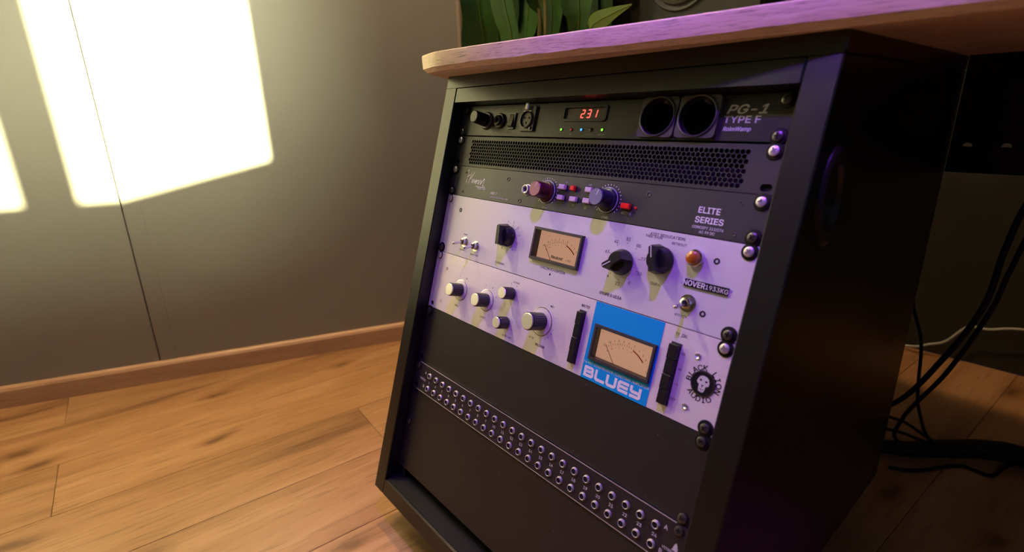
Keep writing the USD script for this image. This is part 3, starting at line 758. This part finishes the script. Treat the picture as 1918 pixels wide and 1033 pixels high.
cap_knob(67, 268.8, 9.2, 21)
cap_knob(128, 268.8, 9.2, 21)
cap_knob(176, 247.6, 7.8, 18, False)
cap_knob(176, 287.2, 7.8, 18, False)
cap_knob(237.5, 268.0, 10.8, 25)
for u, v in ((23.5, 245.4), (23.1, 296.4)): hole(u, v, 2.4, 'steel')
for u, v in ((441.5, 243.4), (440.8, 293.2)): hole(u, v, 2.9, 'chrome', 'panel_screw', 1.6)
for uu, w in ((297.5, 8.2), (418.0, 9.6)):
    for q in range(4):
        yy = -(239.5 + 15.1 * q)
        up('ratio_button', cbox(uu - w / 2, uu + w / 2, yy - 14.8, yy, 0.2, 6.5 - .6 * (q % 2), .5), 'black_plastic')
    up('button_well', box(uu - w / 2 - .8, uu + w / 2 + .8, -301, -237.8, .02, .5), 'bezel_dark', smooth=False)
ink = [text('RATIO', 2.8, 299.5, -232.6, True), text('TF ZBL', 3.0, 421, -229.6), text('INPUT', 2.2, 64, -293.0), text('OUTPUT', 2.2, 127, -293.6), text('ATTACK', 2.2, 180, -232.4), text('SLOW  FAST', 2.2, 182, -304.4), text('RELEASE', 2.8, 243, -297.5, True), text('MIX', 2.4, 250, -246.0), text('ATTK', 2.4, 226, -291.8)]
ink += [text(s, 2.6, 290.6, -(246.5 + 15.1 * q)) for q, s in enumerate(('20', '12', '8', '4'))] + [text(s, 2.4, 427.0, -(246.5 + 15.1 * q)) for q, s in enumerate(('GR', '+8', '+4', 'OFF'))]
ink += around(67, 268.8, 21, ['1', '18', '2'], 110, 20, 2.0, False) + around(128, 268.8, 21, ['4', '18', '2', '.', '0'], 110, -60, 2.0, False) + around(176, 247.6, 13, ['3', '4'], 110, 60, 2.0, False)
ink += around(237.5, 268, 22, ['.', '-', '=', '4', '6', '7'], 20, -60, 2.4)
EMU, EMV = 452.6, 266.6


def ring_text(t, r, a0, a1, h, inward=False):
    out = []
    for q, ch in enumerate(t):
        if ch == ' ': continue
        d = a0 + (a1 - a0) * q / (len(t) - 1); rd = math.radians(d)
        out.append(text(ch, h, EMU + r * math.cos(rd), -EMV + r * math.sin(rd), True, rz=d - 90 + (180 if inward else 0), sx=1.1))
    return out


ink += ring_text('BLACK LION', 14.8, 178, -10, 4.9) + ring_text('AUDIO', 15.0, 226, 304, 4.9, True)
up('lettering', cat_(ink), 'dark_print', smooth=False)
em = up('lion_emblem', mv(lathe([(11.0, .02), (11.0, .6)], 48), EMU, -EMV), 'dark_print', label='round black emblem with a pale lion face')
up('emblem_rim', mv(ringlathe([(10.8, .02), (12.2, .02), (12.1, .9), (11.0, 1.0)], 48), EMU, -EMV), 'dark_steel', em)
face = Polygon([(-5.6, 3.2), (-4.4, 6.0), (-1.8, 7.4), (1.8, 7.4), (4.4, 6.0), (5.8, 3.2), (6.2, 0.4), (5.0, -1.2), (3.4, -1.4), (3.2, -4.6), (2.6, -7.6), (0, -8.2), (-2.6, -7.6), (-3.2, -4.6), (-3.4, -1.4), (-5.2, -.8), (-6.2, .8)])
cutf = unary_union([affinity.rotate(sbox(-3.9, 2.0, -1.7, 3.7), -14), affinity.rotate(sbox(1.7, 2.0, 3.9, 3.7), 14), Polygon([(-1.7, -1.0), (1.7, -1.0), (.5, -2.0), (.5, -3.4), (-.5, -3.4), (-.5, -2.0)]), sbox(-2.5, -5.6, 2.5, -5.1), sbox(-.2, -7.6, .2, -5.4)])
up('lion_face', mv(ext(face.difference(cutf), .6, .75), EMU, -EMV, rz=-4), 'panel_silver', em, smooth=False)

# ---- 6. blank panel (2U), 7. patch bay (1U), 8. blank panel (3U)
v0, v1 = 311.15, 400.05
unit('blank_panel', 'plain black blanking panel between the blue-plate compressor and the patch bay', 'blank panel', v0, v1)
up('plate', panel(v0, v1, 'blank_black'), 'blank_black')
screws(v0, v1, DK, None, DK, ('dark_steel', False))
v0, v1 = 400.05, 444.5
unit('patch_bay', 'black patch bay with two long rows of small silver jacks', 'patch bay', v0, v1)
up('front_panel', panel(v0, v1, 'patch_black', n=1.6), 'patch_black')
up('edge_trim', cat_([box(4, 461, -400.9, -400.2, 1.0, 2.2), box(4, 461, -444.4, -443.7, 1.0, 2.2)]), 'steel', smooth=False, label='thin bright metal edge')
screws(v0, v1, ('dark_steel', True), None, ('dark_steel', True), None)
JACK = ringlathe([(2.95, 1.0), (4.5, 1.0), (4.5, 2.3), (4.1, 2.9), (3.9, 4.0), (3.5, 4.3), (2.95, 4.0)], 20)
BORE_SHADE = lathe([(3.0, .5), (3.0, 3.5)], 14)  # solid black plug, stands in for the shade inside the hole
for q in range(24):
    u = 34.0 + (441.5 - 34.0) * q / 23
    for v in (414.0, 434.2):
        jk = up('jack', mv(JACK, u, -v), 'steel'); up('bore', mv(BORE_SHADE, u, -v), 'inside_black', jk)
up('lettering', cat_([text(str(q + 1), 3.4, 34.0 + (441.5 - 34.0) * q / 23 + .8, -424.2, True, z=1.62) for q in range(24)] +
                     [text('A', 4.4, 452, -410.6, True, z=1.62), text('B', 4.4, 452, -435.0, True, z=1.62), text('A', 4.0, 22, -412.5, True, z=1.62), text('B', 4.0, 22, -434.0, True, z=1.62), text('PATCH', 3.2, 17, -424.5, True, z=1.62), text('VITRIX', 2.6, 458.5, -429.5, True, z=1.62),
                      ext(unary_union([Polygon([(461.5, -427.0), (469.5, -427.0), (465.5, -422.5)]), Polygon([(462.4, -424.4), (468.6, -424.4), (465.5, -420.3)]), Polygon([(463.4, -422), (467.6, -422), (465.5, -418.8)])]), 1.62, 1.74)]), 'grey_print', smooth=False)
v0, v1 = 444.5, 577.85
unit('blank_panel', 'tall black blanking panel below the patch bay, lowest in the rack', 'blank panel', v0, v1)
up('plate', panel(v0, v1, 'blank_black'), 'blank_black')
rack_screw(0, 501.6, 'dark_steel', False)
rack_screw(465, v1 - 6.35, 'dark_steel', True)

# ================================================================== DESK
fb = [(-0.36, 0.30), (-0.065, 0.0060), (0.010, -0.0740), (0.0500, -0.0835), (0.0682, -0.0838), (0.1335, -0.0768), (0.213, -0.0640), (0.39, -0.0335), (0.509, -0.0170), (0.572, -0.0095), (0.80, 0.0150), (1.2, 0.052), (1.7, 0.095)]
fb = np.array(fb); front = [fb[0], fb[1], fb[2]]
for k in range(2, len(fb) - 1):
    n = max(2, int(np.linalg.norm(fb[k + 1] - fb[k]) / .012))
    front += [fb[k] + (fb[k + 1] - fb[k]) * t for t in np.linspace(0, 1, n + 1)[1:]]
outl = np.array(front + [(1.7, 0.61), (-0.36, 0.61)])
dn = np.roll(outl, -1, 0) - np.roll(outl, 1, 0); nrm = np.stack([dn[:, 1], -dn[:, 0]], 1); nrm /= np.linalg.norm(nrm, axis=1, keepdims=True)
wob = (meshkit.fbm(np.c_[outl * 38, np.zeros(len(outl))], 3) - .5)
ZD0, ZD1 = 0.0440, 0.0668
rings = []
for zz, o, wz in ((ZD0, 0.0, 0.0), (ZD0 + .0055, 0.0060, 0.0022), (ZD1 - .0018, 0.0066, 0.0008), (ZD1, 0.0052, 0.0)):
    rings.append(np.c_[outl + nrm * (o + wob[:, None] * .0012 * (zz > ZD0)), zz + wob * wz])
n = len(outl); V = np.vstack(rings); F = []
for q in range(len(rings) - 1):
    for k in range(n):
        a, b = q * n + k, q * n + (k + 1) % n; F += [(a, b, b + n), (a, b + n, a + n)]
tri = trimesh.creation.triangulate_polygon(Polygon(outl), engine='earcut')
tv, tf = tri
from scipy.spatial import cKDTree
idx = cKDTree(outl).query(tv)[1]
ar = np.cross(outl[idx[tf[:, 1]]] - outl[idx[tf[:, 0]]], outl[idx[tf[:, 2]]] - outl[idx[tf[:, 0]]]) if False else None
for t in tf:
    a, b, c = (int(idx[i]) for i in t)
    A = (outl[b][0] - outl[a][0]) * (outl[c][1] - outl[a][1]) - (outl[b][1] - outl[a][1]) * (outl[c][0] - outl[a][0])
    if A < 0: b, c = c, b
    F += [(a, c, b), (a + 3 * n, b + 3 * n, c + 3 * n)]
desk = thing('desk', 'light oak desk with a rough front edge, above the black rack cabinet', 'desk', (0.6, 0.35, FLOOR))
DO = np.array([0.6, 0.35, FLOOR])


def dpart(name, m, material, smooth=25, label=None):
    m = m.copy(); m.apply_translation(-DO); return obj(name, m, material, desk, smooth, label)


dpart('desk_top', trimesh.Trimesh(V, F, process=False), 'desk_oak', label='oak board with a bevelled lower edge')
hp = sbox(0.5085, -0.1015, 1.55, ZD0)
for k in range(26):
    hp = hp.difference(Point(0.5263 + .038 * k, -.068).buffer(.0052, quad_segs=6).intersection(sbox(0, -.068, 2, 0)))
m = ext(hp, 0, .002); v = np.array(m.vertices); m = trimesh.Trimesh(np.c_[v[:, 0], 0.42 - v[:, 2], v[:, 1]], m.faces, process=False); m.fix_normals()
dpart('modesty_panel', m, 'inside_black', smooth=False, label='black steel strip with half-round holes under the desk')
for x0 in (1.52, 1.60):
    dpart('desk_leg', cbox(x0, x0 + .05, .14 if x0 < 1.55 else .52, .19 if x0 < 1.55 else .57, FLOOR, ZD0, .003), 'rail_steel_black')

# ================================================================== ON THE DESK
sp = thing('studio_monitor', 'black horizontal studio monitor speaker with pale woofer cone, on the desk behind its edge', 'speaker', (0.125, 0.40, ZD1))


def spart(name, m, material, parent=None, smooth=30):
    return obj(name, m, material, parent or sp, smooth)


W_ = 0.114; CZ = 0.155
bp_ = ext(sbox(-W_, 0, W_, .27).difference(Point(-.028, CZ).buffer(.066, quad_segs=12)), 0, .014)
bp_ = mv(bp_, rx=90); bp_.apply_translation((0, .014, 0)); spart('baffle', bp_, 'speaker_black', smooth=False)
spart('cabinet', cbox(-W_, W_, .0142, .20, 0, .27, .004), 'speaker_dark')
cone = lathe([(.0, .016), (.012, .012), (.016, .006), (.018, .010), (.046, -.004), (.050, -.006), (.050, .012)], 40) if False else trimesh.creation.revolve(np.array([(0.0, -.004), (.014, -.002), (.018, .004), (.047, -.008), (.050, -.008), (.050, .006), (0.0, .010)][::-1], float), sections=40)
for nm_, prf, mt in (('woofer_cone', [(0, .010), (.050, .010), (.050, -.006), (.046, -.006), (.018, .006), (.012, .001), (0, -.001)], 'cone_paper'),
                     ('surround', [(.0475, .004), (.0475, -.006), (.052, -.010), (.058, -.008), (.060, -.002), (.060, .004)], 'surround_rubber'),
                     ('woofer_rim', [(.0595, .004), (.0595, -.003), (.068, -.0045), (.070, -.001), (.070, .0005), (.066, .004)], 'speaker_black')):
    m = trimesh.creation.revolve(np.array(prf + [prf[0]] if prf[0][0] > 0 else prf, float), sections=44)
    m = mv(m, rx=-90); m.apply_translation((-.028, 0, CZ)); m.fix_normals()
    spart(nm_, m, mt)
bx = thing('speaker_box', 'dark speaker cabinet left of the studio monitor, partly hidden by leaves', 'speaker', (-0.06, 0.45, ZD1))
obj('cabinet', cbox(-.045, .058, .012, .155, 0, .26, .004), 'speaker_dark', bx)
obj('baffle', cbox(-.043, .056, 0, .012, 0.002, .258, .002), 'speaker_black', bx)
q = mv(ringlathe([(.025, 0), (.036, 0), (.036, .003), (.026, .005)], 32), rx=90); q.apply_translation((.006, 0, .16)); obj('driver_ring', q, 'surround_rubber', bx)

pl = thing('potted_plant', 'leafy green potted plant on the left end of the desk', 'plant', (-0.17, 0.33, ZD1))
PO = np.array([-0.17, 0.33, ZD1])


def Pp(px, py, y=.33):
    """A plant point given by where it was measured in the photograph, at depth y."""
    d = np.array([(px - 959) / 966.85, (py - 516.5) / 966.85, 1.0]) @ np.array(ROWS); c = np.array(CAM)
    return c + d * ((y - c[1]) / d[1]) - PO


pot = obj('pot', lathe([(.070, 0), (.088, .046), (.090, .048), (.086, .048), (.082, .042)], 36), 'pot_clay', pl)
obj('soil', lathe([(.083, .036), (.083, .041), (.05, .0435), (0, .044)], 30), 'soil', pl)


def leaf(pts, widths, tw=0.0, fold=.18, side=(1, 0, 0), material='leaf_green'):
    """A blade along a spine, folded along its midrib; widths in metres."""
    p = smooth_path(pts, 10); n = len(p); w = np.interp(np.linspace(0, 1, n), np.linspace(0, 1, len(widths)), widths)
    t = np.gradient(p, axis=0); t /= np.linalg.norm(t, axis=1, keepdims=True)
    sd = np.asarray(side, float); V, F, K = [], [], 9
    for thick in (0, 1):
        for i in range(n):
            s = sd - t[i] * (sd @ t[i]); s /= np.linalg.norm(s); nn = np.cross(s, t[i])
            for k in range(K):
                c = -1 + 2 * k / (K - 1)
                rip = .012 * math.sin(i * 1.1 + k * .8) * abs(c)
                V.append(p[i] + s * w[i] * c + nn * (abs(c) * fold * w[i] * 1.2 + rip * w[i] - .0006 * thick))
    for thick in (0, 1):
        o = thick * n * K
        for i in range(n - 1):
            for k in range(K - 1):
                a = o + i * K + k; q_ = [(a, a + 1, a + K + 1), (a, a + K + 1, a + K)]
                F += q_ if thick == 0 else [x[::-1] for x in q_]
    lf = obj('leaf', trimesh.Trimesh(V, F, process=False), material, pl, smooth=True)
    rib = tube([p[i] + np.array([0, -.0006, 0]) for i in range(0, n, 5)], [.0016, .001], 6, 3)
    obj('midrib', rib, 'leaf_bright', lf)
    return lf


leafmat('leaf_shaded', (0.006, 0.022, 0.003), (0.012, 0.036, 0.005))  # darker copy of the leaf green, shade put into the colour
bs = lambda a, b: np.array([a, b, .044])
leaf([bs(-.03, 0), Pp(925, 120, .30), Pp(905, 60, .28), Pp(897, 0, .27), Pp(885, -110, .27), Pp(870, -230, .28)], [.004, .030, .036, .040, .038, .004], side=(.8, .6, 0), material='leaf_green')
leaf([bs(.0, -.02), Pp(965, 120, .27), Pp(958, 60, .25), Pp(945, 0, .24), Pp(935, -120, .24), Pp(925, -240, .26)], [.004, .026, .031, .037, .036, .004], side=(1, -.1, .1))
leaf([bs(.02, .02), Pp(1075, 110, .33), Pp(1085, 40, .32), Pp(1085, 0, .32), Pp(1090, -90, .33), Pp(1095, -190, .35)], [.003, .006, .026, .037, .04, .004], side=(1, .1, 0))
leaf([bs(.03, -.02), Pp(1085, 105, .24), Pp(1108, 52, .22), Pp(1140, 29, .21), Pp(1184, 8, .20)], [.004, .010, .019, .011, .001], side=(.55, -.2, .8), fold=.1, material='leaf_bright')
leaf([bs(.0, .03), Pp(1030, 110, .42), Pp(1035, 30, .42), Pp(1030, -40, .42), Pp(1030, -160, .44)], [.004, .010, .045, .055, .004], side=(1, -.1, 0))
leaf([bs(-.04, .03), Pp(985, 90, .44), Pp(990, 20, .45), Pp(985, -80, .46), Pp(975, -200, .47)], [.004, .02, .045, .05, .004], side=(1, .1, 0))
leaf([bs(.01, -.01), Pp(1012, 30, .30), Pp(1000, 4, .28), Pp(985, -60, .27), Pp(960, -150, .27)], [.003, .004, .014, .03, .004], side=(1, 0, .1))
for q, (x0, yd, wd) in enumerate(((890, .40, .045), (945, .44, .055), (1000, .46, .055), (1045, .45, .06), (1090, .43, .055), (1125, .42, .04))):  # leaves added at the back to darken the gaps
    leaf([bs(-.05 + .02 * q, .04), Pp(x0, 100, yd), Pp(x0 + 3, 30, yd), Pp(x0 + 2, -70, yd), Pp(x0 - 6, -200, yd + .01)], [.004, wd * .55, wd, wd * .9, .004], side=(1, .15 - .06 * q, 0), material='leaf_shaded')
for a, b in ((1009, 1010), (1019, 1021)):
    obj('stem', tube([bs(.0 + (a - 1009) * .001, -.01), Pp(a, 110, .29), Pp(b, 40, .29), Pp(b - 2, -40, .29)], [.0042 if a == 1009 else .003, .003], 10, 6), 'stem_olive', pl)

ap = thing('acoustic_panel', 'brown-grey fabric acoustic panel on the left wall behind the plant', 'acoustic panel', wall_pt(1.42, FLOOR))
m = wall_prism(sbox(1.203, .30, 1.62, 2.2), .03, off=.0305); m.apply_translation(-wall_pt(1.42, FLOOR)); obj('fabric_front', m, 'fabric_brown', ap, smooth=False)
m = wall_prism(sbox(1.200, .297, 1.623, 2.203).difference(sbox(1.203, .30, 1.62, 2.2)), .028, off=.0285); m.apply_translation(-wall_pt(1.42, FLOOR)); obj('edge_frame', m, 'fabric_brown', ap, smooth=False)

# ================================================================== CABLES BEHIND THE RACK
def cable(name, pts, r, label, material='cable_black', group=None):
    p = np.asarray(pts, float); m = tube(p, r, 8, 10); o = p[np.argmin(p[:, 2])].copy(); m.apply_translation(-o)
    x = UsdGeom.Xform.Define(stage, fresh('/World', name)); x.AddTranslateOp().Set(Gf.Vec3d(*map(float, o)))
    tag(x.GetPrim(), label, 'cable', group)
    obj('sheath', m, material, x.GetPrim(), smooth=True)


ft = FLOOR
cable('power_cable', [(.66, .50, .034), (.600, .46, -.12), (.585, .46, -.20), (.578, .465, -.29), (.548, .47, -.385), (.50, .49, -.49), (.42, .52, -.565), (.33, .56, -.60)], .0040, 'thick black cable sweeping from the desk down behind the rack')
cable('power_cable', [(.67, .53, .034), (.612, .48, -.14), (.594, .475, -.235), (.585, .48, -.30), (.555, .49, -.41), (.520, .53, -.50), (.500, .58, -.56), (.49, .61, -.62), (.52, .66, FLOOR + .006), (.60, .72, FLOOR + .006)], .0033, 'black cable hanging just right of the thick one and curling onto the floor')
cable('signal_cable', [(.44, .60, -.05), (.455, .615, -.25), (.471, .62, -.352), (.495, .62, -.423), (.506, .62, -.515), (.515, .625, -.56), (.535, .65, -.62), (.57, .70, FLOOR + .006), (.66, .74, FLOOR + .006)], .0028, 'thin black cable hanging straight down beside the cabinet back')
cable('signal_cable', [(.40, .60, -.582), (.464, .60, -.578), (.50, .605, -.580), (.530, .62, -.60), (.555, .66, -.63), (.585, .70, FLOOR + .008)], .0028, 'uppermost of three thin cables bowed out from behind the rack')
cable('signal_cable', [(.40, .60, -.612), (.462, .60, -.606), (.50, .605, -.603), (.535, .63, -.618), (.57, .68, -.640), (.60, .71, FLOOR + .005)], .0030, 'middle of three thin cables bowed out from behind the rack')
cable('signal_cable', [(.38, .61, -.642), (.458, .60, -.636), (.50, .61, -.640), (.54, .64, -.638), (.575, .69, -.636), (.585, .71, -.628)], .0028, 'lowest of three thin cables bowed out from behind the rack')
cable('white_cable', [(.20, 1.17, -.650), (.376, 1.165, -.647), (.432, 1.165, -.625), (.462, 1.165, -.606), (.497, 1.165, -.556), (.535, 1.165, -.551), (.62, 1.165, -.53), (.90, 1.165, -.52)], .0032, 'pale grey cable looping along the back wall', 'cable_grey')
cable('cable_bundle', [(.30, .56, FLOOR + .014), (.42, .58, FLOOR + .014), (.50, .62, FLOOR + .016), (.56, .67, FLOOR + .022), (.62, .71, FLOOR + .03), (.70, .74, FLOOR + .026), (1.1, .80, FLOOR + .018)], [.012, .013, .017, .019, .018], 'thick black cable bundle lying on the floor behind the rack')
cable('signal_cable', [(.50, .56, FLOOR + .004), (.535, .585, FLOOR + .004), (.582, .655, FLOOR + .004), (.605, .662, FLOOR + .004), (.630, .668, FLOOR + .004), (.655, .74, FLOOR + .004), (.74, .755, FLOOR + .004)], .0032, 'thin black cable snaking on the floor in front of the bundle')
